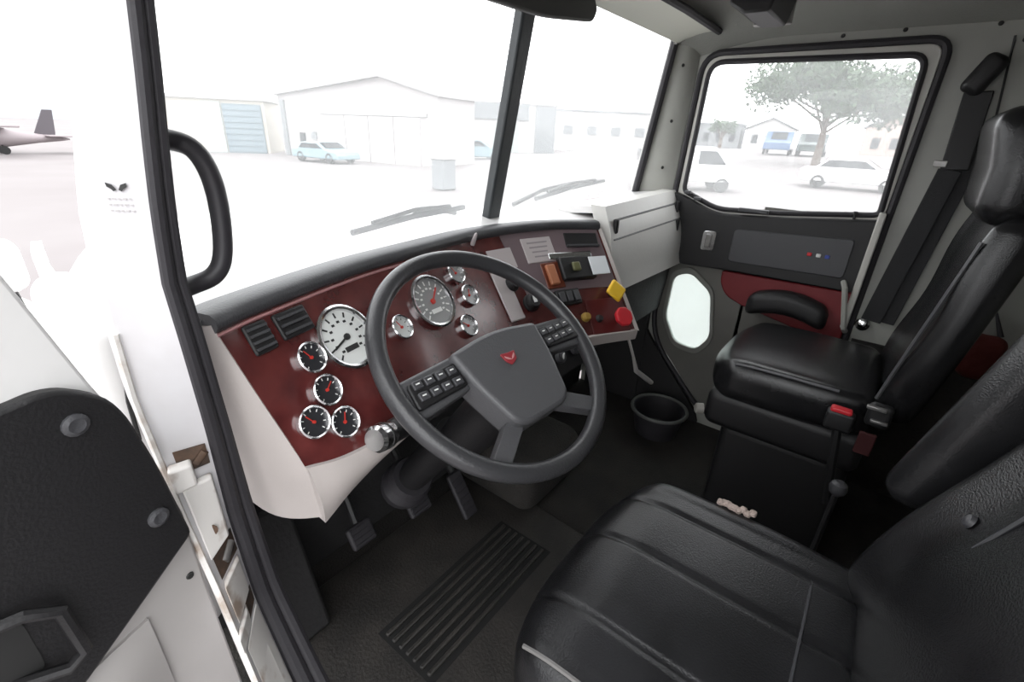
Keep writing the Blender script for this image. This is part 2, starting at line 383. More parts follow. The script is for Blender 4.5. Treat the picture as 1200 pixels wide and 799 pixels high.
# the windshield pillar takes the corner ahead of the door, so the wall stays behind the glass line above the belt
outr = [V((min(p.x, .70), p.y)) if p.y > .95 else p for p in outr]
wr = sthing('wall_right', 'grey passenger side wall around the door opening', 'wall', (.94, .2, 0))
obj('wall_panel', MB().ring(X(.93, outr), X(.93, D2), (.045, 0, 0)), GREYT, wr)
obj('lower_carpet', MB().bb(.905, .93, -.62, -.03, .001, .54), CARPET, wr)
obj('door_seal', MB().tube(X(.924, D2), .011, 8, closed=True), BLACKR, wr)
obj('trim_seam', MB().tube([V((.926, -.137, 1.43)), V((.926, -.17, 1.2)), V((.926, -.22, .9)), V((.926, -.25, .6))], .003, 6), MARKK, wr)
for y_, z_ in ((.25, 1.455), (.1, 1.46), (-.1, 1.46), (-.16, 1.42)):
    obj('screw', MB().lathe([(.006, 0), (.004, .003)], (.929, y_, z_), (-1, 0, .1), 10), MARKK, wr)

# passenger door
d2 = sthing('door_2', 'closed passenger door with window, black trim and burgundy insert', 'door', (.94, .33, .06))
def inset(l, k): c_ = V((sum(p[0] for p in l)/len(l), sum(p[1] for p in l)/len(l))); return [c_+(V(p)-c_)*k for p in l]
G2 = rpoly([(.03, 1.395), (.012, .955), (.30, .925), (.505, .915), (.642, .968), (.628, 1.400)], [.04, .02, .02, .04, .02, .05], 6)
D2u = rpoly([(-.002, 1.422), (-.002, .93), (.30, .90), (.505, .89), (.667, .94), (.646, 1.420)], [.035, .005, .01, .01, .01, .055], 6)
obj('window_frame', MB().ring(X(.922, D2u), X(.922, G2), (.03, 0, 0)), mat('frame_light', (.52, .51, .47), .45, var=.08), d2, .004)
obj('rear_edge', MB().bb(.884, .93, -.006, .014, .58, .965), MATS['frame_light'], d2, .004)
obj('window_gasket', MB().tube(X(.921, G2), .009, 8, closed=True), BLACKR, d2)
struct('window_3', MB().prism(X(.938, G2), (.005, 0, 0)), SIDEG, label='passenger door window glass')
# lower skin with the small look-down window
PW = rpoly([(.620, .628), (.555, .656), (.463, .590), (.430, .405), (.475, .335), (.568, .345), (.626, .45)], .03, 5)
PWf = [V((sum(p[0] for p in PW)/len(PW), sum(p[1] for p in PW)/len(PW)))+(V(p)-V((sum(p[0] for p in PW)/len(PW), sum(p[1] for p in PW)/len(PW))))*1.16 for p in PW]
DL = rpoly([(.668, .70), (.60, .705), (.34, .705), (.33, .40), (.345, .075), (.40, .068), (.668, .355)], [.01, .001, .01, .01, .01, .05, .1], 5)
lp_ = MB().ring(X(.935, DL), X(.935, PWf), (.02, 0, 0)); lp_.bb(.935, .955, -.005, .345, .07, .94); lp_.bb(.935, .955, .33, .67, .70, .90)
obj('door_skin', lp_, mat('door_skin_grey', (.16, .155, .14), .5, var=.15), d2)
obj('lookdown_frame', MB().ring(X(.922, PWf), X(.922, PW), (.02, 0, 0)), mat('lookdown_frame_grey', (.22, .22, .20), .5), d2, .003)
struct('window_4', MB().prism(X(.932, PW), (.004, 0, 0)), PEEPG, label='small rounded look-down window low in passenger door')
obj('upper_trim', MB().prism(X(.895, rpoly([(.672, .962), (.642, .955), (.505, .900), (.30, .912), (.0, .942), (.0, .702), (.425, .698), (.60, .69), (.672, .71)], [.01, .03, .05, .05, .01, .02, .02, .02, .02], 4)), (.035, 0, 0)), BLACKP, d2, .006)
obj('trim_recess', MB().prism(X(.889, rpoly([(.42, .855), (.05, .875), (.05, .745), (.42, .735)], .015, 4)), (.008, 0, 0)), DARKG, d2, .003)
ins = obj('burgundy_insert', MB().prism(X(.905, rpoly([(.435, .692), (.0, .70), (.0, .50), (.20, .545), (.338, .572), (.405, .60), (.432, .645)], [.01, .01, .01, .05, .04, .03, .02], 4)), (.03, 0, 0)), BURGF, d2, .005)
obj('armrest', MB().rbox((.872, .185, .585), (.075, .26, .085), .03, (10, 14, 10), lambda p: V((p.x, p.y, p.z+.045*cos(p.y/.13*1.3)))), BLACKP, d2)
obj('door_pull', MB().tube([V((.893, .045, .735)), V((.865, .035, .72)), V((.862, .015, .64)), V((.87, .002, .585)), V((.893, -.004, .57))], .009, 8), GREYT, d2)
hd_ = obj('latch_plate', MB().prism(X(.886, rpoly([(.528, .835), (.478, .838), (.478, .765), (.528, .76)], .012, 4)), (.012, 0, 0)), CHROME, d2, .002)
obj('latch_lever', MB().box((.882, .503, .80), (.008, .02, .05)), STEEL, hd_, .003)
for k, (yy, cm) in enumerate(((.165, REDP), (.138, MARKW), (.112, mat('blue_button', (.05, .08, .35), .4)))):
    obj('switch_button', MB().box((.887, yy, .808), (.006, .014, .012)), cm, d2, .002)
obj('sill_bar', MB().box((.905, .375, .925), (.02, .10, .014)), DARKG, d2, .003)
obj('lock_knob', MB().lathe([(.004, 0), (.004, .02), (.007, .022), (.006, .03)], (.912, .075, .93), (0, 0, 1), 10), BLACKP, d2)
for (yy, zz) in ((.62, .975), (.58, .955)):
    obj('trim_clip', MB().box((.905, yy, zz-.01), (.015, .025, .012)), DARKG, d2, .002)

# driver door, swung open
TH = rad(75); dd = V((-sin(TH), -cos(TH), 0)); dn = V((cos(TH), -sin(TH), 0)); hg0 = V((-.93, .56, 0))
def DP(s, z, l=0): return hg0+dd*s+V((0, 0, z))+dn*l
d1 = sthing('door_1', 'open driver door with black inner trim panel and white frame', 'door', (-1.0, .55, 0))
fe = [(-.045, .02), (-.047, .367), (-.041, .577), (-.040, .712), (-.030, .772), (-.015, .851), (.003, .911), (.033, 1.029), (.14, 1.43)]
body = [DP(s, z) for s, z in fe[:7]]+[DP(.06, .945), DP(.10, .95), DP(.72, .95), DP(.72, .02)]
obj('door_shell', MB().prism(body, dn*-.05), DOORG, d1, .004)
obj('frame_corner', MB().prism([DP(s, z, .004) for s, z in ((-.028, .772), (-.015, .851), (.003, .911), (.033, 1.029), (.055, 1.11), (.10, 1.11), (.10, .955), (.10, .80), (.0, .74))], dn*-.052), WHITEP, d1, .004)
obj('window_frame', MB().ring([DP(s, z) for s, z in rpoly([(.02, .98), (.14, 1.43), (.72, 1.43), (.72, .94)], [.01, .05, .05, .01], 4)], [DP(s, z) for s, z in rpoly([(.085, 1.0), (.17, 1.39), (.68, 1.39), (.68, .96)], [.01, .05, .05, .01], 4)], dn*-.045), WHITEP, d1, .004)
obj('window_glass', MB().prism([DP(s, z, -.02) for s, z in rpoly([(.085, 1.0), (.17, 1.39), (.68, 1.39), (.68, .96)], [.01, .05, .05, .01], 4)], dn*-.004), SIDEG, d1)
pn = [(.70, .925), (.064, .925), (.047, .927), (.03, .923), (.002, .903), (-.010, .875), (-.023, .801), (-.034, .692), (.041, .645), (.105, .606), (.70, .40)]
obj('inner_trim', MB().prism([DP(s, z, .018) for s, z in rpoly(pn, [.01, .02, .01, .01, .015, .02, .03, .008, .01, .01, .02], 3)], dn*-.018), BLACKP, d1, .006)
for s, z in ((.031, .887), (-.006, .742)):
    obj('trim_bolt', MB().lathe([(.011, 0), (.011, .003), (.007, .005), (.003, .004)], DP(s, z, .0175), dn, 14), DARKG, d1)
hb = obj('pull_handle', MB().tube([DP(s, z, l) for s, z, l in ((.155, .745, .016), (.118, .742, .03), (.097, .725, .034), (.094, .665, .034), (.108, .655, .03), (.15, .675, .016))], .006, 8), BLACKP, d1)
obj('handle_recess', MB().prism([DP(s, z, .0195) for s, z in rpoly([(.118, .735), (.25, .76), (.25, .67), (.118, .66)], .015, 4)], dn*-.002), MARKK, d1)
obj('armrest_bulge', MB().slab(lambda u, v: DP(.03+.35*u, .44+(.17*v)*(1-.25*u)+.0, .004+.03*sin(pi*min(1, u*3+.05)/2 if u < .33 else pi/2)*sin(pi*v)), 14, 8, dn*-.01), DOORG, d1)
obj('screw', MB().lathe([(.005, 0), (.004, .002)], DP(-.025, .62, .0005), dn, 10), MARKK, d1)

# ================================================================== DASHBOARD
DT = [(-.79, .648, .90), (-.717, .681, .90), (-.515, .747, .90), (-.352, .775, .90), (-.098, .804, .90), (.139, .755, .90), (.30, .672, .895)]
DB = [(-.735, .575, .68), (-.66, .565, .67), (-.48, .575, .66), (-.33, .60, .65), (-.10, .61, .645), (.09, .545, .64), (.245, .483, .63)]
def F(u, v, l=0):
    p = cr(DT, u)*(1-v)+cr(DB, u)*v
    if l: p += Fn(u, v)[2]*l
    return p
def Fn(u, v):
    a = (cr(DT, min(u+.01, 1))*(1-v)+cr(DB, min(u+.01, 1))*v)-(cr(DT, max(u-.01, 0))*(1-v)+cr(DB, max(u-.01, 0))*v)
    a.normalize(); d = nrm(cr(DT, u)-cr(DB, u)); n = a.cross(d); n.normalize()
    if n.y > 0: n = -n
    d = (d-a*d.dot(a)).normalized(); return a, d, n          # right, up, towards driver
dash = thing('dashboard', 'wraparound dashboard with burgundy wood panel, round gauges and cream ends', 'dashboard', (-.2, .7, .56))
obj('instrument_panel', MB().slab(lambda u, v: F(u, v), 60, 10, lambda u, v: -Fn(u, v)[2]*.025), BURG, dash, label='glossy burgundy woodgrain panel')
# soft dark pad rolled over the top
prof = [(.004, -.006), (.010, .002), (.009, .012), (.001, .019), (-.02, .021), (-.05, .016), (-.05, -.01), (-.005, -.008)]
pts = []; N = 48
pm = MB()
for i in range(N+1):
    u = i/N; t = cr(DT, u); n = Fn(u, 0)[2]; n = V((n.x, n.y, 0)).normalized()
    pts += [t+n*a+V((0, 0, b)) for a, b in prof]
K = len(prof)
pm.add(pts, [(i*K+k, (i+1)*K+k, (i+1)*K+(k+1) % K, i*K+(k+1) % K) for i in range(N) for k in range(K)]+[tuple(range(K)), tuple(N*K+k for k in range(K))])
obj('top_pad', pm, DARKG, dash, ang=50)
obj('pinstripe', MB().tube([F(i/30*.55, .045, .001) for i in range(31)], .0028, 6), mat('pinstripe_pink', (.45, .22, .22), .4), dash)
# cream end cap on the door side
E1 = [V((-.79, .648, .905)), V((-.765, .612, .80)), V((-.735, .575, .68)), V((-.72, .578, .61)), V((-.712, .584, .562))]
E2 = [V((-.803, .70, .905)), V((-.802, .715, .80)), V((-.795, .725, .70)), V((-.788, .715, .62)), V((-.778, .69, .576))]
obj('end_cap', MB().slab(lambda u, v: cr(E1, v)*(1-u)+cr(E2, v)*u+V((-.014, -.006, -.004))*sin(pi*u), 10, 20, (.03, .05, 0)), CREAM, dash)
# lower cream lip, tapering away from the door
def lip(u, v):
    x = u*.30; top = cr(DB, x)+V((0, -.006, .002)); hgt = .118*(1-u)**.85+.012
    return top+V((.02*v*(1-u), .012*v-.012*sin(pi*v), -hgt*v))
obj('lower_lip', MB().slab(lip, 24, 8, (.0, .03, 0)), CREAM, dash)
obj('lower_trim', MB().slab(lambda u, v: cr(DB, .62+.38*u)+V((0, -.008+.004*v, .004-.032*v)), 16, 3, (0, .025, 0)), mat('trim_taupe', (.42, .38, .36), .45), dash, .003)
obj('right_edge', MB().slab(lambda u, v: F(1, v)+V((.012*u, .02*u-.008*(1-u), 0))+Fn(1, v)[2]*.004, 3, 14, (0, .03, 0)), CREAM, dash)
obj('right_side', MB().slab(lambda u, v: F(1, v)+V((.012+.01*u, .012+.16*u*(1-.2*v), 0)), 6, 12, (-.01, 0, 0)), CREAM, dash)
ud = MB(); ud.slab(lambda u, v: cr(DB, u)+V((0, .012+.25*v, -.012-.02*v)), 30, 3, (0, 0, -.02))
obj('underside', ud, FIREW, dash)

obj('centre_reflection', MB().slab(lambda u, v: F(.715+.275*u, .015+.56*v, .0025), 16, 8, lambda u, v: -Fn(.715+.275*u, .3)[2]*.004), mat('mauve_reflection', (.17, .125, .135), .3, coat=.5), dash)  # mauve plate over the burgundy, window reflections put into its colour
def gauge(u, v, r, face, ring, mk, a=-.6, parent=dash, ticks=9, needle=NEEDLE, label=None):
    rr, uu, nn = Fn(u, v); c_ = F(u, v)
    g = obj('gauge', MB().lathe([(r*1.0, .0), (r*1.0, .010), (r*.93, .012), (r*.86, .010), (r*.84, .004), (r*.84, .002)], c_, nn, 32), ring, parent, label=label)
    obj('dial', MB().lathe([(r*.85, .002), (r*.85, .0045)], c_, nn, 32), face, g)
    tm = MB()
    for k in range(ticks):
        t = rad(225-270*k/(ticks-1)); d = rr*cos(t)+uu*sin(t); e = nn.cross(d)
        tm.box(c_+nn*.005+d*r*.70, (r*.16, r*.05, .0008), (d, e, nn))
        if r > .04: tm.box(c_+nn*.005+d*r*.50, (r*.10, r*.07, .0008), (rr, uu, nn))
    if r > .04: tm.box(c_+nn*.005-uu*r*.35, (r*.5, r*.16, .0008), (rr, uu, nn))
    obj('dial_marks', tm, mk, g)
    d = rr*cos(a+pi/2)+uu*sin(a+pi/2); e = nn.cross(d)
    obj('needle', MB().box(c_+nn*.0065+d*r*.25, (r*.75, r*.06, .001), (d, e, nn)).lathe([(r*.10, .005), (r*.10, .0085), (r*.05, .009)], c_, nn, 12), needle, g)
    return g
for u, v, a in ((.196, .37, .5), (.188, .58, -.9), (.121, .72, .7), (.183, .80, -.4)): gauge(u, v, .0255, DIALK, CHROME, MARKW, a)
gauge(.262, .35, .058, DIALW, CHROME, MARKK, 1.9, needle=MARKK, ticks=11, label='large white-faced gauge')
gauge(.372, .44, .0255, DIALW, CHROME, MARKK, .4)
gauge(.496, .36, .060, DIALG, CHROME, MARKW, -.8, ticks=13, label='large grey-faced gauge')
for u, v, a in ((.575, .23, .3), (.580, .42, -.5), (.545, .62, .8)): gauge(u, v, .0265, DIALG, CHROME, MARKW, a)

def plate(name, u, v, w_, h_, t, m, l=0, bev=.003, parent=None, dx=0, dy=0, rot=0):
    rr, uu, nn = Fn(u, v); c_ = F(u, v)+rr*dx+uu*dy+nn*(l+t/2)
    if rot: rr, uu = rr*cos(rot)+uu*sin(rot), uu*cos(rot)-rr*sin(rot)
    return obj(name, MB().box(c_, (w_, h_, t), (rr, uu, nn)), m, parent or dash, bev)
va = plate('air_vent', .133, .15, .040, .046, .006, BLACKP)
for k in range(4): plate('vent_slat', .133, .15, .034, .004, .003, DARKG, .006, 0, va, dy=-.015+.01*k)
vb = plate('air_vent', .205, .145, .062, .042, .007, BLACKP)
for k in range(3): plate('vent_slat', .205, .145, .052, .004, .003, DARKG, .007, 0, vb, dy=-.012+.012*k)
# switch column and plates in the centre
sw = plate('switch_plate', .668, .50, .052, .155, .006, PALE, 0, .004)
def knob(u, v, r, h_, m, name='knob', parent=None, capm=None):
    rr, uu, nn = Fn(u, v); c_ = F(u, v)
    k = obj(name, MB().lathe([(r*1.15, 0), (r*1.15, .006), (r, .008), (r*.92, h_*.8), (r*.75, h_)], c_, nn, 20), m, parent or dash)
    if capm: obj('knob_mark', MB().box(c_+nn*(h_+.0006)+uu*r*.2, (r*.5, r*.9, .0012), (rr, uu, nn)), capm, k)
    return k
knob(.690, .44, .019, .022, BLACKP, capm=MARKW); knob(.714, .63, .021, .024, BLACKP, capm=MARKW)
plate('switch_plate', .696, .225, .085, .060, .004, PALE)
lb = plate('label_plate', .790, .19, .105, .075, .005, PALE)
for k in range(4): plate('printed_line', .790, .19, .07-.008*k, .004, .0008, mat('print_grey', (.30, .27, .28), .6), .005, 0, lb, dy=.022-.014*k)
sl_ = plate('storage_slot', .925, .125, .112, .046, .006, BLACKP)
plate('slot_lip', .925, .125, .108, .006, .010, DARKG, .004, .001, sl_, dy=-.02)
cb = plate('cubby', .797, .43, .062, .078, .006, BROWN)
plate('cubby_shelf', .797, .43, .030, .060, .012, mat('tan_plastic', (.42, .16, .08), .4), .004, .004, cb, dx=-.006)
dv = plate('device_body', .868, .40, .115, .070, .022, BLACKP, 0, .006)
plate('device_screen', .868, .40, .064, .056, .003, SCREEN, .022, .002, dv, dx=.072)
plate('device_knob', .868, .40, .026, .026, .010, mat('olive_plastic', (.12, .12, .05), .4), .022, .004, dv, dx=-.012)
plate('bezel_strip', .868, .27, .15, .020, .010, CHROME, 0, .004)
plate('switch_bank', .81, .64, .080, .046, .012, BLACKP, 0, .003)
for k in range(3): plate('rocker_switch', .81, .64, .018, .030, .006, DARKG, .012, .002, dx=-.025+.025*k)
plate('brake_panel', .915, .84, .135, .105, .004, mat('dark_red_panel', (.10, .012, .012), .4), 0, .002)
def octknob(u, v, r, m, label):
    rr, uu, nn = Fn(u, v); c_ = F(u, v)
    st = obj('valve_knob', MB().lathe([(.008, 0), (.008, .022)], c_, nn, 10).add([], []), BLACKP, dash, label=label)
    q = [c_+nn*.022+(rr*cos(pi/8+k*pi/4)+uu*sin(pi/8+k*pi/4))*r for k in range(8)]
    obj('knob_cap', MB().prism(q, nn*.014), m, st, .004); return st
def diaknob(u, v, r, m, label):
    rr, uu, nn = Fn(u, v); c_ = F(u, v)
    st = obj('valve_knob', MB().lathe([(.008, 0), (.008, .022)], c_, nn, 10), BLACKP, dash, label=label)
    q = [c_+nn*.022+(rr*cos(k*pi/2)+uu*sin(k*pi/2))*r for k in range(4)]
    obj('knob_cap', MB().prism(q, nn*.014), m, st, .006); return st
diaknob(.955, .645, .036, YELP, 'yellow diamond air brake knob'); octknob(.945, .885, .030, REDP, 'red octagonal air brake knob')
knob(.838, .83, .012, .016, mat('amber_knob', (.35, .22, .04), .4))
knob(.878, .86, .010, .014, BLACKP); knob(.80, .86, .012, .014, BLACKP)
obj('indicator_pin', MB().lathe([(.006, 0), (.006, .012), (.004, .03), (.002, .034)], F(.646, .05), Fn(.646, .05)[2]+V((0, 0, 1.2)), 10), PALE, dash)
plate('badge_dot', .43, .86, .014, .008, .003, CHROME)
# control box hung under the centre of the dash
cbx = obj('lower_control_box', MB().box((-.03, .60, .595), (.26, .07, .10), (V((1, 0, 0)), V((0, .9, -.43)), V((0, .43, .9)))), BLACKP, dash, .006)
for k in range(3):
    obj('control_knob', MB().lathe([(.018, 0), (.016, .014), (.010, .016)], V((-.11+.075*k, .572, .612)), (0, -.9, .43), 14), DARKG, cbx)
    obj('control_mark', MB().box(V((-.11+.075*k, .556, .621)), (.005, .003, .016)), MARKW, cbx)
# passenger side
def PS(u, v): return V((.33+.585*u, .672-.075*v+.03*(1-u)*v, .955-.275*v+.012*u))
obj('passenger_panel', MB().slab(lambda u, v: PS(u, v)+V((0, -.018*sin(pi*min(v*1.15, 1)), 0)), 16, 14, (0, .05, 0)), mat('passenger_panel_cream', (.70, .69, .66), .4, bump=.05), dash)
obj('passenger_top', MB().slab(lambda u, v: V((.335+.575*u, .672+.17*v, .955+.012*u-.02*v)), 10, 6, (0, 0, -.02)), WHITEP, dash)
obj('panel_seam', MB().tube([PS(u, .16)+V((0, -.0105, 0)) for u in (.06, .3, .6, .95)], .0035, 6), mat('seam_grey', (.15, .15, .15), .6), dash)
obj('panel_seam', MB().tube([PS(u, .36)+V((0, -.018, 0)) for u in (.03, .3, .6, .97)], .003, 6), MATS['seam_grey'], dash)
for u, v in ((.06, .22), (.93, .20), (.90, .44)):
    obj('latch', MB().rbox(PS(u, v)+V((0, -.016, 0)), (.018, .016, .045), .006, 9), BLACKP, dash)
obj('side_kick_panel', MB().prism(X(.905, [(.40, .01), (.69, .01), (.69, .37), (.66, .33), (.42, .06)]), (.02, 0, 0)), FIREW, dash)
obj('side_kick_panel', MB().bb(.895, .922, .69, .96, .01, .655), FIREW, dash)
ks = MB().slab(lambda u, v: V((.30+.62*u, .64+.02*v, .68-.20*v)), 8, 6, (0, .02, 0))
obj('kick_shelf', ks, FIREW, dash)

# ================================================================== STEERING WHEEL
wc = V((-.41, .474, .788)); wn_ = V((-.0425, -.608, .793)).normalized(); wu = V((.9976, -.0698, 0)); wv = wn_.cross(wu).normalized()
WR = .235
def W(a, b, h=0): return wc+wu*(a*WR)+wv*(b*WR)+wn_*h
whl = thing('steering_wheel', 'large dark grey steering wheel with padded hub and thumb buttons', 'steering wheel', wc)
obj('rim', MB().tube([W(cos(t)*.934, sin(t)*.934) for t in [2*pi*k/96 for k in range(96)]], .0158, 16, closed=True, ref=tuple(wn_)), RIMG, whl)
def padshape(pts, h0, h1, ins=.9, m=None, name='', crown=.0, parent=whl, bev=.004):
    lo = [W(a, b, h0) for a, b in pts]; hi = [W(a, b, h1) for a, b in pts]
    return obj(name, MB().prism(lo, wn_*(h1-h0)), m, parent, bev, seg=3)
pad = rpoly([(-.455, .105), (0, .175), (.455, .105), (.405, -.20), (.30, -.53), (.20, -.585), (-.20, -.585), (-.30, -.53), (-.405, -.20)], [.05, .3, .05, .1, .08, .05, .05, .08, .1], 5)
hub = padshape(pad, -.035, .022, m=WHEELG, name='hub_pad', bev=.010)
obj('column_shroud', MB().lathe([(.062, -.03), (.058, -.07), (.052, -.12), (.05, -.20), (.045, -.26)], W(0, -.28), wn_, 28), BLACKP, whl)
for s in (-1, 1):
    arm = rpoly([(s*.40, .115), (s*.90, .075), (s*.935, -.02), (s*.90, -.22), (s*.40, -.16)], .03, 3)
    padshape(arm, -.022, .004, m=WHEELG, name='spoke', bev=.005)
    low = rpoly([(s*.285, -.47), (s*.62, -.68), (s*.52, -.77), (s*.21, -.575)], .02, 3)
    padshape(low, -.022, .002, m=WHEELG, name='spoke', bev=.006)
    bp = padshape(rpoly([(s*.44, .055), (s*.85, .03), (s*.865, -.16), (s*.43, -.135)], .03, 3), .004, .012, m=BLACKP, name='button_pod', bev=.003)
    for r_ in range(2):
        for q in range(4):
            a0, b0 = s*(.50+.095*q), .0-.085*r_
            obj('button', MB().box(W(a0, b0, .013), (.017, .014, .005), (wu, wv, wn_)), DARKG, bp, .0015)
            obj('button_mark', MB().box(W(a0, b0+.004, .0158), (.007, .002, .0008), (wu, wv, wn_)), MARKW, bp)
# red emblem with pale letters in the middle of the hub
em = obj('emblem', MB().prism([W(a, b, .022) for a, b in rpoly([(-.09, -.045), (-.02, -.055), (.055, -.055), (.03, -.125), (-.04, -.155), (-.075, -.115)], .015, 3)], wn_*.003), mat('emblem_red', (.30, .03, .04), .35), hub, .001, label='small red emblem')
tw = MB()
for sx in (-1, 1):
    tw.prism([W(-.02+sx*a, -.095+b, .0252) for a, b in ((.0, -.022), (.018, .0), (.05, .022), (.048, .006), (.026, -.014))], wn_*.0008)
obj('emblem_mark', tw, mat('emblem_pink', (.6, .3, .3), .4), hub)
# steering column with stalk
colm = thing('steering_column', 'dark steering column going down to the firewall', 'column', (-.39, .62, .3))
cb0 = W(0, -.2, -.26)
obj('column_tube', MB().tube([cb0, cb0-wn_*.20, cb0-wn_*.36], [.042, .038, .035], 16), BLACKP, colm)
obj('column_boot', MB().lathe([(.05, 0), (.058, -.02), (.05, -.035), (.062, -.055), (.06, -.08)], cb0-wn_*.26, wn_, 20), BLACKR, colm)
stk = obj('turn_signal_stalk', MB().tube([V((-.50, .585, .655)), V((-.565, .562, .672)), V((-.60, .55, .682))], [.020, .021, .020], 14), BLACKP, colm)
obj('stalk_tip', MB().tube([V((-.60, .55, .682)), V((-.606, .548, .684)), V((-.632, .540, .692)), V((-.638, .538, .694))], [.0205, .023, .023, .018], 16), CHROME, stk)
obj('stalk_mark', MB().tube([V((-.614, .5455, .6865)), V((-.618, .544, .6875))], .0236, 16), MARKK, stk)

# ================================================================== FLOOR: mat, pedals
mt = thing('floor_mat', 'black ribbed rubber mat under the steering wheel', 'floor mat', (-.33, .6, 0))
obj('mat_base', MB().prism([V((x, y, .001)) for x, y in rpoly([(-.80, .34), (.02, .34), (.05, .92), (-.80, .92)], .05, 4)], (0, 0, .008)), MATR, mt, .003)
for k in range(7):
    y = .525+.0245*k
    obj('mat_rib', MB().box((-.335-.0*k, y, .0125), (.46, .011, .009)), MATR, mt, .003)
obj('mat_groove_bed', MB().box((-.335, .5985, .0092), (.48, .19, .0015)), mat('groove_black', (.006, .006, .006), .9), mt)
def pedal(name, label, c_, w_, h_, arm_top, rib=4):
    t = thing(name, label, 'pedal', c_); A = (V((1, 0, 0)), V((0, .5, -.866)), V((0, .866, .5))); A = (A[0], V((0, .55, .835)), V((0, -.835, .55)))
    p = obj('pedal_pad', MB().rbox(c_, (w_, h_, .018), .008, (10, 10, 9), None, A), BLACKR, t)
    for k in range(rib): obj('pad_rib', MB().box(V(c_)+A[1]*(h_*(-.33+.66*k/(rib-1)))+A[2]*.0095, (w_*.8, .006, .004), A), BLACKR, p)
    obj('pedal_arm', MB().tube([V(c_)-A[2]*.008, V(c_)+V((.01, .06, .06)), V(arm_top)], .011, 8), BLACKP, t)
pedal('brake_pedal', 'wide brake pedal left of the accelerator', (-.325, .82, .17), .075, .06, (-.32, .95, .34))
pedal('accelerator_pedal', 'long narrow accelerator pedal', (-.165, .80, .105), .055, .15, (-.16, .95, .22), 6)
pedal('clutch_pedal', 'clutch pedal near the door side', (-.50, .84, .18), .07, .06, (-.49, .95, .34))
fr = thing('foot_rest', 'dark foot rest block in the driver footwell corner', 'foot rest', (-.68, .9, 0))
obj('rest_block', MB().prism([V((-.76, y, z)) for y, z in ((.80, .012), (.97, .012), (.96, .34), (.92, .34))], (.13, 0, 0)), FIREW, fr, .01)
for k in range(4): obj('rest_rib', MB().box((-.695, .825+.026*k, .06+.073*k), (.10, .012, .008), (V((1, 0, 0)), V((0, .35, .94)), V((0, -.94, .35)))), BLACKR, fr)
# passenger footwell: rubber bucket and pale rod
bk = thing('rubber_bin', 'round black rubber bin in the passenger footwell', 'bin', (.74, .52, 0))
obj('bin_body', MB().lathe([(.085, .001), (.105, .10), (.115, .105), (.115, .112), (.100, .112), (.098, .10), (.08, .012)], (.74, .52, 0), (0, 0, 1), 28), BLACKR, bk)
obj('bin_rim', MB().tube([V((.74+.112*cos(t), .52+.112*sin(t), .112)) for t in [2*pi*k/32 for k in range(32)]], .007, 8, closed=True), mat('rim_grey', (.10, .10, .095), .5), bk)
rd = obj('pull_rod', MB().tube([V((.47, .62, .56)), V((.485, .57, .43)), V((.51, .56, .365)), V((.60, .55, .30)), V((.655, .545, .262))], [.005, .005, .009, .010, .009], 10), mat('pale_rod', (.45, .43, .42), .4), dash, label='pale bent pull rod')
# tunnel hump between the seats, in front
tn = thing('tunnel_cover', 'low dark carpeted tunnel cover between the footwells', 'tunnel', (.12, .75, 0))
obj('tunnel_hump', MB().rbox((.13, .80, .10), (.34, .34, .20), .06, 12), CARPET, tn)

# ================================================================== SEATS
def cushion(name, c_, d_, r_, seams, parent, m, crown=.012, depth=.005, n=(90, 40, 14)):
    hx, hy = d_[0]/2, d_[1]/2
    def fn(p):
        x, y, z = p
        x *= 1-.07*max(0, -y/hy)**2; k = max(0, y/hy); y -= .055*abs(x/hx)**3.2*k
        top = max(0, z/(d_[2]/2))
        z += top*(crown*(1-(x/hx)**2)-.030*max(0, (y-.45*hy)/(hy*.55))**2+.018*max(0, abs(x/hx)-.78)/.22*(1-k*.6))
        for s in seams: z -= top*depth*math.exp(-((x-s)/.0055)**2)
        return V((x, y, z))
    o = obj(name, MB().rbox(c_, d_, r_, n, fn), m, parent, ang=60)
    return o, lambda x, y: V(c_)+fn(V((x, y, d_[2]/2)))
def cush_seam(top, x, y0, y1, parent, m, dz=-.0045):
    return obj('seam', MB().tube([top(x, y0+(y1-y0)*i/14)+V((0, 0, dz)) for i in range(15)], .0026, 6), m, parent)
SEAM = mat('seam_thread', (.05, .05, .055), .45)
# ---- driver
ds = thing('driver_seat', 'worn black leather driver seat with ribbed cushion behind the steering wheel', 'seat', (-.44, .05, 0))
seams = (.145, .025, -.125)
cu, top = cushion('cushion', (-.44, .055, .465), (.49, .43, .13), .05, seams, ds, LEATHER2)
for s in seams: cush_seam(top, s, .175, -.12, cu, SEAM)
sb = [top(.145-.27*i/12, -.125) + V((0, 0, .0)) for i in range(13)]; obj('seam', MB().tube(sb, .0022, 6), SEAM, cu)
obj('piping', MB().tube([top(-.212, .195-.31*i/12)+V((-.003, 0, -.002)) for i in range(13)], .0034, 6), mat('piping_pale', (.16, .155, .15), .4), cu)
fm = MB()
for k in range(9):
    p = top(.228-.0*k, .045-.008*k); fm.rbox(p+V((.004*random.uniform(-1, 1), 0, -.006+.004*random.random())), (.013, .012, .010), .004, 9)
obj('torn_foam', fm, FOAM, cu, label='pinkish torn foam')
def bk_fn(hx, hz, bol):
    def fn(p):
        x, y, z = p
        fr_ = max(0, y/(.06 if hx > .235 else .0375))
        y += fr_*(bol*max(0, (abs(x)/hx-.62)/.38)**1.5-.006*math.cos(z/hz*5))
        k = max(0, z/hz); x *= 1-.10*k*k; x *= 1-.20*max(0, -z/hz)**3
        return V((x, y, z))
    return fn
def tilt_ax(a): return (V((1, 0, 0)), V((0, cos(a), sin(a))), V((0, -sin(a), cos(a))))
A = tilt_ax(rad(20))
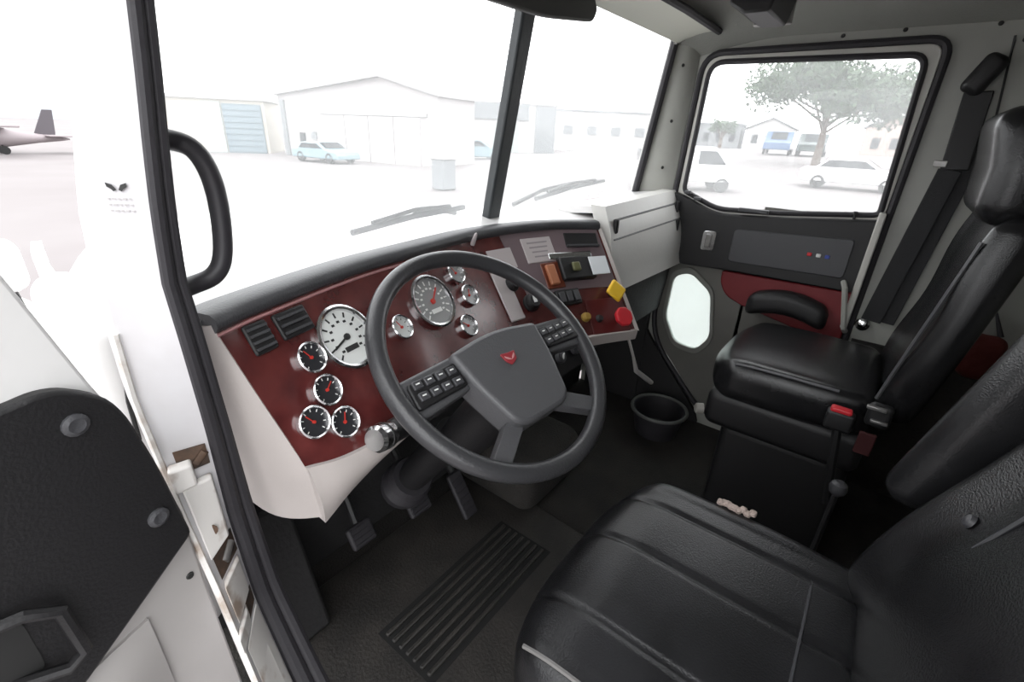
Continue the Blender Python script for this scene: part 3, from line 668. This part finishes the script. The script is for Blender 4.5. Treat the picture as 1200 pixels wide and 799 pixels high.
bko = obj('backrest', MB().rbox((-.44, -.285, .80), (.48, .12, .66), .05, (28, 12, 30), bk_fn(.24, .33, .05), A), LEATHER, ds)
for sx in (-.11, .11):
    obj('seam', MB().tube([V((-.44+sx, -.285, .80))+A[1]*.058+A[2]*(-.28+.56*i/10) for i in range(11)], .0026, 6), SEAM, bko)
obj('backrest_button', MB().lathe([(.010, 0), (.008, .005), (.003, .007)], V((-.285, -.285, .80))+A[1]*.062+A[2]*-.10, A[1], 12), DARKG, bko)
obj('armrest', MB().rbox((-.150, -.213, .845), (.065, .10, .43), .032, (10, 12, 16), None, tilt_ax(rad(14))), LEATHER, ds, label='armrest folded up beside the backrest')
obj('seat_pan', MB().rbox((-.44, .03, .375), (.42, .40, .07), .02, 10), BLACKP, ds)
bl = MB()
obj('suspension_bellows', MB().add(*[(lambda L: ([V((-.44+a*(.17+(.012 if k % 2 else 0)), .02+b*(.16+(.012 if k % 2 else 0)), .03+.045*k)) for k in range(8) for a, b in ((-1, -1), (1, -1), (1, 1), (-1, 1))], [(k*4+i, k*4+(i+1) % 4, k*4+4+(i+1) % 4, k*4+4+i) for k in range(7) for i in range(4)]))(0)][0]), BLACKR, ds)
obj('seat_base', MB().bb(-.63, -.25, -.16, .20, .001, .035), BLACKP, ds, .006)
obj('recline_tab', MB().box((-.185, -.147, .468), (.035, .045, .010), tilt_ax(rad(10))), mat('tab_grey', (.28, .27, .26), .4), ds, .003)
# ---- passenger
ps = thing('passenger_seat', 'black leather high-back passenger seat beside the closed door', 'seat', (.56, .08, 0))
cu2, top2 = cushion('cushion', (.56, .085, .515), (.46, .42, .125), .045, (), ps, LEATHER, n=(30, 24, 14), crown=.010)
obj('piping', MB().tube([top2(-.205, .16-.28*i/12)+V((-.012, 0, -.008)) for i in range(13)], .004, 6), mat('piping_grey', (.08, .08, .085), .3), cu2)
obj('seat_skirt', MB().rbox((.56, .07, .415), (.44, .40, .12), .03, 10), BLACKP, ps)
obj('seat_pedestal', MB().rbox((.56, .05, .18), (.36, .34, .358), .03, 10), BLACKP, ps)
A2 = tilt_ax(rad(9))
b2 = obj('backrest', MB().rbox((.56, -.195, .775), (.46, .075, .52), .036, (26, 12, 26), bk_fn(.23, .26, .022), A2), LEATHER, ps)
def hdf(p):
    x, y, z = p; return V((x*(1-.12*max(0, z/.11)), y+.02*max(0, z/.11), z))
obj('headrest', MB().rbox((.56, -.195, 1.125), (.37, .105, .23), .045, (18, 12, 14), hdf, tilt_ax(rad(-2))), LEATHER, ps)
obj('bolster_piping', MB().tube([V((.56-.205, -.195, .775))+A2[1]*(.054)+A2[2]*(-.20+.40*i/10) for i in range(11)], .0045, 6), mat('piping_grey', (.08, .08, .085), .3), b2)
obj('recliner_cover', MB().rbox((.318, -.125, .56), (.03, .05, .06), .012, 9), BLACKP, ps)
obj('recliner_lever', MB().box((.302, -.115, .583), (.012, .04, .009)), STEEL, ps, .002)
obj('recliner_lever', MB().box((.302, -.128, .55), (.012, .035, .008)), STEEL, ps, .002)
obj('adjust_knob', MB().lathe([(.018, 0), (.016, .02), (.010, .024)], (.345, .272, .40), (-.5, 1, 0), 14), mat('knob_grey', (.25, .24, .22), .5), ps)
# passenger buckle
bu = thing('seat_belt_buckle', 'black buckle with red release button beside passenger seat', 'buckle', (.26, -.05, .3))
st_ = obj('buckle_stalk', MB().tube([V((.27, -.09, .30)), V((.262, -.07, .42)), V((.26, -.055, .52))], .011, 8), BLACKP, bu)
obj('buckle_body', MB().rbox((.26, -.052, .545), (.030, .058, .05), .008, 9), BLACKP, bu)
obj('release_button', MB().rbox((.258, -.05, .572), (.022, .044, .014), .005, 9), REDP, bu)
obj('belt_webbing', MB().box((.30, -.118, .485), (.010, .035, .06)), mat('dark_red_web', (.045, .006, .007), .8), bu, .003)
kn = thing('suspension_lever', 'small dark lever with round knob between the seats', 'lever', (.13, -.09, 0))
obj('lever_rod', MB().tube([V((.13, -.09, .002)), V((.135, -.09, .25)), V((.15, -.092, .41))], .007, 8), BLACKP, kn)
obj('lever_knob', MB().lathe([(.008, -.02), (.016, -.012), (.019, 0), (.016, .012), (.008, .018)], (.152, -.092, .43), (0, 0, 1), 14), DARKG, kn)
obj('lever_base', MB().rbox((.13, -.09, .015), (.09, .09, .028), .008, 9), BLACKP, kn)

# shoulder belt on the passenger B pillar
sbt = thing('shoulder_belt', 'black shoulder belt hanging on the passenger side pillar', 'seat belt', (.91, -.08, .6))
obj('belt_guide', MB().rbox((.905, -.105, 1.34), (.045, .055, .10), .018, 10, None, (V((1, 0, 0)), V((0, .9, .43)), V((0, -.43, .9)))), BLACKP, sbt)
def strap(a, b, wd): 
    a, b = V(a), V(b); t = (b-a).normalized(); x = V((1, 0, 0)); x = (x-t*x.dot(t)).normalized(); return MB().box((a+b)/2, (.006, wd, (b-a).length), (x, t.cross(x), t))
obj('belt_sleeve', strap((.905, -.108, 1.30), (.898, -.120, 1.10), .062), BLACKP, sbt, .003)
obj('belt_tongue', MB().box((.893, -.085, 1.115), (.008, .03, .018)), STEEL, sbt, .002)
obj('webbing', strap((.898, -.112, 1.10), (.905, -.062, .62), .055), BELT, sbt, .002)
obj('webbing', strap((.912, -.155, 1.22), (.915, -.10, .62), .05), BELT, sbt, .002)
obj('anchor_cap', MB().lathe([(.022, 0), (.020, .012), (.010, .018)], (.918, -.045, .60), (-1, 0, 0), 16), CHROME, sbt)
# red bag behind the passenger seat
rb = thing('red_bag', 'dark red fabric bag hanging on the wall behind passenger seat', 'bag', (.86, -.36, .45))
obj('bag_body', MB().rbox((.872, -.34, .60), (.08, .10, .14), .04, 12, lambda p: V((p.x, p.y, p.z-.01*cos(p.y*30)))), mat('red_fabric', (.09, .010, .008), .8, bump=.5, bscale=60), rb)
obj('bag_strap', MB().tube([V((.895, -.37, .655)), V((.915, -.34, .72)), V((.895, -.31, .655))], .008, 8), BLACKR, rb)

# ================================================================== grab handle, visors, overhead box
gh = thing('grab_handle', 'black curved grab handle on the driver side windshield pillar', 'handle', (-.80, .665, .95))
ghp = spline([(-.828, .64, 1.130), (-.787, .66, 1.127), (-.762, .66, 1.117), (-.749, .66, 1.087), (-.747, .66, 1.041), (-.754, .66, .99), (-.769, .66, .966), (-.796, .66, .958), (-.828, .645, .958)], 44)
obj('grip', MB().tube(ghp, .0115, 12), mat('handle_grey', (.035, .033, .038), .45), gh)
for z in (1.128, .957): obj('mount', MB().lathe([(.018, 0), (.016, .008), (.012, .012)], (-.826, .645, z), (1, .1, 0), 14), BLACKP, gh)
dvz = thing('sun_visor', 'dark driver sun visor hanging near the windshield divider', 'sun visor', (-.15, .70, 1.40))
obj('visor_flap', MB().prism([V((x, .715+.0*x, z)) for x, z in rpoly([(-.55, 1.50), (-.55, 1.375), (.02, 1.385), (.235, 1.412), (.25, 1.44), (.20, 1.50)], [.02, .03, .05, .02, .01, .02], 4)], (0, .018, 0)), mat('visor_dark', (.06, .058, .055), .6), dvz, .005)
obj('visor_clip', MB().box((.10, .718, 1.478), (.05, .04, .025)), BLACKP, dvz, .004)
pvz = thing('sun_visor', 'pale passenger sun visor folded up against the headliner', 'sun visor', (.55, .68, 1.45))
obj('visor_flap', MB().slab(lambda u, v: V((.23+.63*u, .735-.13*v, 1.452+.030*v+.008*sin(pi*v))), 12, 6, (0, 0, .016)), mat('visor_pale', (.50, .50, .44), .7), pvz, .004)
obj('visor_edge', MB().tube([V((.22, .603, 1.482)), V((.55, .600, 1.484)), V((.87, .603, 1.482))], .011, 8), BLACKR, pvz)
obj('visor_pivot', MB().tube([V((.84, .735, 1.455)), V((.875, .745, 1.452))], .007, 8), STEEL, pvz)
ob = thing('overhead_speaker', 'dark overhead speaker box fixed under the headliner', 'speaker', (.62, .42, 1.45))
obj('speaker_box', MB().prism([V((.50, y, z)) for y, z in ((.49, 1.57), (.47, 1.475), (.43, 1.452), (.37, 1.452), (.34, 1.57))], (.21, 0, 0)), BLACKP, ob, .006)
obj('speaker_grille', MB().prism([V((.52, y, z)) for y, z in ((.482, 1.55), (.4715, 1.485), (.4735, 1.485), (.484, 1.55))], (.09, 0, 0)), mat('grille_brown', (.10, .06, .05), .7), ob)
obj('speaker_bracket', MB().bb(.715, .735, .36, .46, 1.46, 1.56), STEEL, ob, .003)

# ================================================================== OUTSIDE: own hood
hd = thing('truck_hood', 'white truck hood and cowl in front of the windshield', 'hood', (.05, 1.6, .3))
def hood(u, v):
    x = -1+2*u; y = 1.02+1.5*v; e = abs(x)
    return V((.05+x*(.80-.10*v), y, .885-.11*v-.20*max(0, e-.6)**2/.16-.03*v*v))
obj('hood_top', MB().slab(hood, 24, 12, (0, 0, -.03)), WHITEP, hd)
obj('cowl', MB().slab(lambda u, v: V((-.82+1.74*u, .91+.13*v-abs(u-.5)*.10, .922-.03*v)), 16, 4, (0, 0, -.03)), WHITEP, hd)
for s in (-1, 1):
    xs = .05+s*.885
    obj('hood_side', MB().slab(lambda u, v: V((xs-s*.12*u*u, 1.0+1.5*u, .80-.10*u-(.75*(v)))) , 16, 8, (-s*.03, 0, 0)), WHITEP, hd)
    obj('fender', MB().slab(lambda u, v: V((xs+s*(.02+.30*sin(pi*.5*v)), 1.15+1.1*u, .55+.16*sin(pi*u)-.55*v*v-.02)), 14, 10, (-s*.02, 0, -.02)), WHITEP, hd)
obj('cowl_corner', MB().rbox((-.872, .88, .62), (.075, .30, .60), .035, (12, 14, 14)), WHITEP, hd)
obj('panel_gap', MB().tube([V((-.868, .728, .917)), V((-.872, .727, .87)), V((-.882, .726, .80)), V((-.884, .726, .74))], .0028, 6), MARKK, hd)
mr = obj('fender_mirror', MB().rbox((-.885, 1.62, .81), (.09, .07, .13), .034, 12), WHITEP, hd, label='white rounded fender mirror')
obj('mirror_stem', MB().tube([V((-.88, 1.62, .75)), V((-.87, 1.63, .65)), V((-.85, 1.64, .55))], .010, 8), BLACKP, mr)
def wiper(label, a, b, piv):
    t = thing('wiper', label, 'wiper', piv); a, b = V(a), V(b); m_ = (a+b)/2
    obj('blade', MB().tube([a, m_+V((0, 0, .006)), b], .008, 8), BLACKR, t)
    obj('blade_frame', MB().tube([a*.85+b*.15+V((0, 0, .012)), m_+V((0, 0, .022)), a*.15+b*.85+V((0, 0, .012))], .006, 6), BLACKP, t)
    obj('arm', MB().tube([m_+V((0, 0, .02)), (m_+V(piv))/2+V((0, .01, .02)), V(piv)], .008, 8), BLACKP, t)
wiper('wiper lying below the driver windshield pane', (-.37, .945, .925), (.02, .965, .945), (.02, 1.0, .925))
wiper('wiper lying below the passenger windshield pane', (.36, .95, .945), (.80, .93, .985), (.30, 1.0, .925))

# ================================================================== OUTSIDE: yard
def gz(x, y): return -1.1+max(0, min(1.25, (x-20)*.031))*max(0, min(1, (34-y)/12))
gm = MB().grid(lambda u, v: V((-60+260*u, -60+300*v, gz(-60+260*u, -60+300*v))), 90, 90)
struct('ground', gm, CONC, label='pale concrete yard')
SC = {}
def house(name, label, p0, p1, h_, depth, wm, rm, apex=None, apexf=.5, group=None, z0=-1.1):
    p0, p1 = V((*p0, 0)), V((*p1, 0)); d = (p1-p0); L = d.length; d.normalize(); n = V((-d.y, d.x, 0))
    if n.dot(p0-V((-1, 0, 0))) < 0: n = -n
    t = thing(name, label, 'building', (p0.x, p0.y, z0), group)
    zz = lambda s, z, k=0: p0+d*s+n*k+V((0, 0, z))
    if apex:
        obj('wall', MB().prism([zz(0, z0), zz(L, z0), zz(L, h_), zz(L*apexf, apex), zz(0, h_)], n*depth), wm, t)
        rf = MB()
        for a, b in (((0, h_), (L*apexf, apex)), ((L*apexf, apex), (L, h_))):
            e = .3 if a[0] == 0 else 0; f = .3 if b[0] == L else 0
            rf.prism([zz(a[0]-e, a[1]-e*.1, -.35), zz(b[0]+f, b[1]-f*.1, -.35), zz(b[0]+f, b[1]+.18-f*.1, -.35), zz(a[0]-e, a[1]+.18-e*.1, -.35)], n*(depth+.5))
        obj('roof', rf, rm, t)
    else:
        obj('wall', MB().prism([zz(0, z0), zz(L, z0), zz(L, h_), zz(0, h_)], n*depth), wm, t)
        obj('roof', MB().prism([zz(-.2, h_, -.2), zz(L+.2, h_, -.2), zz(L+.2, h_+.22, -.2), zz(-.2, h_+.22, -.2)], n*(depth+.4)), rm, t)
    def win(name, s0, s1, za, zb, m, th=.12, parent=None):
        o = obj(name, MB().prism([zz(s0, za, -th), zz(s1, za, -th), zz(s1, zb, -th), zz(s0, zb, -th)], n*(th+.05)), m, parent or t); return o
    return t, win
WHT = mat('white_cladding', (.50, .49, .49), .7, var=.03); CREAMW = mat('cream_wall', (.44, .41, .36), .8)
b1, win = house('hangar', 'pale gabled workshop with wide front beside the blue door building', (18.6, 37.0), (20.9, 22.8), 2.9, 4, WALLP, ROOFM, 3.95, .70)
pale_door = mat('hangar_door', (.50, .47, .47), .7, var=.03)
for k in range(4): win('door_panel', 4.5+2.15*k, 6.55+2.15*k, -1.1, 1.7, pale_door, .10)
win('window', 2.0, 2.5, -.6, .5, WINK); win('window', 3.2, 3.7, .1, .6, GREYW)
win('corner_post', .3, .7, -1.1, 2.6, GREYW, .15); win('girder', 4.3, 13.6, 1.75, 1.95, ROOFM, .14)
b2_, win = house('hangar', 'low cream shed with big blue-grey roller door', (12.0, 43.0), (18.0, 38.0), 2.45, 10, CREAMW, ROOFM)
dr = win('roller_door', 5.0, 7.6, -1.1, 2.2, BLUEW)
for k in range(8): win('door_slat', 5.05, 7.55, -1.0+.4*k, -.72+.4*k, mat('blue_slat', (.15, .20, .23), .5), .16, dr)
win('pale_jamb', 3.6, 4.9, -1.1, 2.3, mat('pale_teal', (.33, .37, .36), .7))
b3, win = house('warehouse', 'white box warehouse with dark fascia behind the windshield divider', (42.0, 42.0), (49.5, 33.0), 4.0, 12, WHT, ROOFM, z0=-1.1)
win('fascia', .2, 8.5, 2.4, 4.1, GREYW, .3); win('pier', 9.3, 11.6, -1.1, 3.9, GREYW, .3); win('loading_door', 3.5, 7.5, -1.1, 2.0, mat('pale_teal', (.33, .37, .36), .7))
b4, win = house('low_building', 'low flat building with small windows far beyond the yard', (63.0, 44.0), (74.0, 30.0), 4.3, 10, WHT, GREYW, z0=-1.1)
for k in range(4): win('window', 3+3.6*k, 4.4+3.6*k, 1.2, 2.4, GREYW, .15)
for i, (p0, p1, hh, ap, lab) in enumerate((((86, 28.5), (87, 22.0), 3.6, None, 'grey flat-roofed building far beyond the parked white van'), ((86, 21), (87, 14), 3.0, 4.6, 'pale gabled house left of the tree'), ((80, 5), (80, -3.0), 3.4, 5.0, 'pinkish gabled house right of the tree'), ((84, -4.5), (84, -14), 3.2, 4.8, 'cream gabled house beside the pinkish house'))):
    hm = (GREYW, WHT, mat('pink_wall', (.40, .31, .28), .8), CREAMW)[i]
    b_, win = house('house', lab, p0, p1, hh, 8, hm, GREYW, ap, .5, z0=0)
    for k in range(3): win('window', 1+2.0*k, 1.9+2.0*k, 1.0, 2.3, WINK, .1)

def car(label, loc, rz, m, L=4.5, H=1.45, Wd=1.8, van=False, cat='car', group=None):
    t = thing('car' if not van else 'van', label, cat, loc, group); ca, sa = cos(rz), sin(rz); o = V(loc)
    P = lambda x, y, z: o+V((x*ca-y*sa, x*sa+y*ca, z))
    if van: pr = [(-.5, .22), (-.5, .95), (-.46, 1), (.20, 1), (.36, .60), (.48, .52), (.5, .22)]
    else: pr = [(-.5, .22), (-.5, .60), (-.47, .66), (-.36, .68), (-.26, .97), (-.18, 1), (.08, 1), (.24, .68), (.46, .58), (.5, .45), (.5, .22)]
    side = [P(x*L, -Wd/2, z*H) for x, z in pr]
    obj('body', MB().prism(side, P(0, Wd, 0)-P(0, 0, 0)), m, t, .07)
    wp = [(-.33, .70), (-.245, .93), (.07, .93), (.19, .70)] if not van else [(.05, .62), (.05, .92), (.21, .92), (.32, .62)]
    for s in (-1, 1):
        obj('side_window', MB().prism([P(x*L, s*(Wd/2+.005), z*H) for x, z in wp], (P(0, -s*.03, 0)-P(0, 0, 0))), WINK, t)
        for x in (-.31, .31):
            obj('wheel', MB().lathe([(.31, -.1), (.31, .1), (.2, .11), (.18, .09)], P(x*L, s*(Wd/2-.1), .315), P(0, s, 0)-P(0, 0, 0), 18), TYRE, t)
    obj('windshield', MB().prism([P(x*L, y, z*H+.01) for x, y, z in ((.095, -.7, .97), (.225, -.75, .71), (.225, .75, .71), (.095, .7, .97))] if not van else [P(x*L, y, z*H+.02) for x, y, z in ((.22, -.7, .96), (.34, -.75, .64), (.34, .75, .64), (.22, .7, .96))], (0, 0, .02)), WINK, t)
    obj('rear_window', MB().prism([P(x*L-.01, y, z*H+.01) for x, y, z in ((-.35, -.7, .71), (-.275, -.65, .94), (-.275, .65, .94), (-.35, .7, .71))] if not van else [P(-.5*L-.02, y, z*H) for y, z in ((-.7, .62), (-.65, .9), (.65, .9), (.7, .62))], (P(-.02, 0, 0)-P(0, 0, 0))), WINK, t)
    return t
car('white sedan parked outside the passenger window', (28.9, 1.75, gz(28.9, 1.7)), rad(-88), CARW, 4.6, 1.45)
car('blue van parked beneath the tree', (58, 10.7, gz(58, 10)), rad(184), CARB, 4.2, 2.2, 2.5, True, 'van')
car('dark van parked beside the blue van', (58.4, 7.7, gz(58, 7)), rad(184), CARG, 4.4, 2.1, 2.5, True, 'van')
car('teal car parked in front of the gabled workshop', (17.0, 29.0, -1.1), rad(-82), CART, 4.2, 1.2)
car('blue-grey pickup parked near the warehouse', (28.8, 27.0, -1.1), rad(-40), CART, 4.6, 1.6)
car('white van parked close to the yard edge', (22.6, 7.9, gz(22.6, 7.9)), rad(-60), CARW, 4.6, 1.9, 1.8, True, 'van')
# grey waste bin
wb = thing('waste_bin', 'grey wheeled waste bin standing on the yard', 'bin', (12.9, 14.2, -1.1))
obj('bin_body', MB().prism([V((12.55, 13.9, -1.05)), V((13.25, 13.9, -1.05)), V((13.25, 14.55, -1.05)), V((12.55, 14.55, -1.05))], (0, 0, 1.1)), GREYW, wb, .03)
obj('bin_lid', MB().bb(12.5, 13.3, 13.85, 14.6, .05, .13), ROOFM, wb, .03)
for y in (14.0, 14.45): obj('bin_wheel', MB().lathe([(.12, -.04), (.12, .04)], (13.2, y, -.98), (0, 1, 0), 14), TYRE, wb)
# small parked aeroplane
pl = thing('light_aircraft', 'small parked aeroplane with dark upright tail', 'aircraft', (4.6, 39.6, -1.1))
obj('fuselage', MB().lathe([(.05, -2.6), (.12, -2.2), (.25, -1.2), (.5, .2), (.55, 1.2), (.42, 2.0), (.12, 2.5)], (4.2, 39.6, -.25), (-1, 0, .02), 18), PLANEC, pl)
obj('wing', MB().prism([V((3.0, 35.5, .35)), V((4.2, 35.5, .35)), V((4.2, 43.5, .35)), V((3.0, 43.5, .35))], (0, 0, .12)), PLANEC, pl, .04)
obj('tail_fin', MB().prism([V((5.2, 39.56, -.2)), V((5.9, 39.56, .0)), V((6.5, 39.56, 1.25)), V((6.05, 39.56, 1.25)), V((5.7, 39.56, .1))][0:1]+[V((5.95, 39.56, 1.25)), V((6.4, 39.56, 1.25)), V((6.2, 39.56, -.2))], (0, .1, 0)), PLANED, pl, .02)
obj('tailplane', MB().prism([V((5.7, 38.3, -.15)), V((6.8, 38.3, -.15)), V((6.8, 40.9, -.15)), V((5.7, 40.9, -.15))], (0, 0, .08)), PLANEC, pl, .02)
for y in (39.0, 40.2): obj('landing_gear', MB().tube([V((3.8, 39.6, -.5)), V((3.8, y, -.85))], .05, 8).lathe([(.22, -.07), (.22, .07)], (3.8, y, -.88), (0, 1, 0), 14), TYRE, pl)
# tree with spreading crown
def tree(label, base, H, Rc, nleaf, ls, seed, group=None):
    rnd = random.Random(seed); b = V(base); t = thing('tree', label, 'tree', base, group)
    tr = MB().tube([b, b+V((.05, 0, H*.25)), b+V((.1, .1, H*.5)), b+V((0, .1, H*.8))], [.32, .24, .18, .06], 10)
    cl = []
    for k in range(14):
        a = 2.4*k; r = Rc*(.35+.6*rnd.random()); z = H*(.66+.32*rnd.random()); e = b+V((cos(a)*r*.8, sin(a)*r, z)); cl.append(e)
        tr.tube([b+V((.05, 0, H*(.3+.02*k))), (b+V((0, 0, H*.4))+e)/2+V((0, 0, .2)), e], [.10, .07, .02], 6)
    obj('trunk', tr, BARK, t)
    lf = MB(); vs_, fs = [], []
    for i in range(nleaf):
        c_ = cl[rnd.randrange(len(cl))]; d = V((rnd.gauss(0, 1), rnd.gauss(0, 1), rnd.gauss(0, .7))); d = d.normalized()*(rnd.random()**.5)*Rc*.38
        p = c_+d; a = V((rnd.gauss(0, 1), rnd.gauss(0, 1), rnd.gauss(0, 1))).normalized(); q = a.orthogonal().normalized(); s = ls*(.6+.8*rnd.random())
        k = len(vs_); vs_ += [p-a*s, p+q*s*.5, p+a*s, p-q*s*.5]; fs.append((k, k+1, k+2, k+3))
    lf.add(vs_, fs); f = obj('foliage', lf, LEAF, t); f['kind'] = 'stuff'
    return t
tree('broad green tree behind the parked blue van', (44.5, 5.4, gz(44.5, 5)), 6.8, 5.2, 9000, .22, 3)
tree('small bush-like tree far beside the grey building', (78, 22.3, .15), 3.6, 1.8, 700, .25, 5)
# far ridge
struct('hills', MB().slab(lambda u, v: V((-120+420*u, 238+4*v-60*u, -1.1+(5.0+1.5*sin(9*u)+.7*sin(23*u))*v)), 60, 4, (0, 3, 0)), mat('haze_hill', (.30, .32, .34), .9), label='low distant ridge')
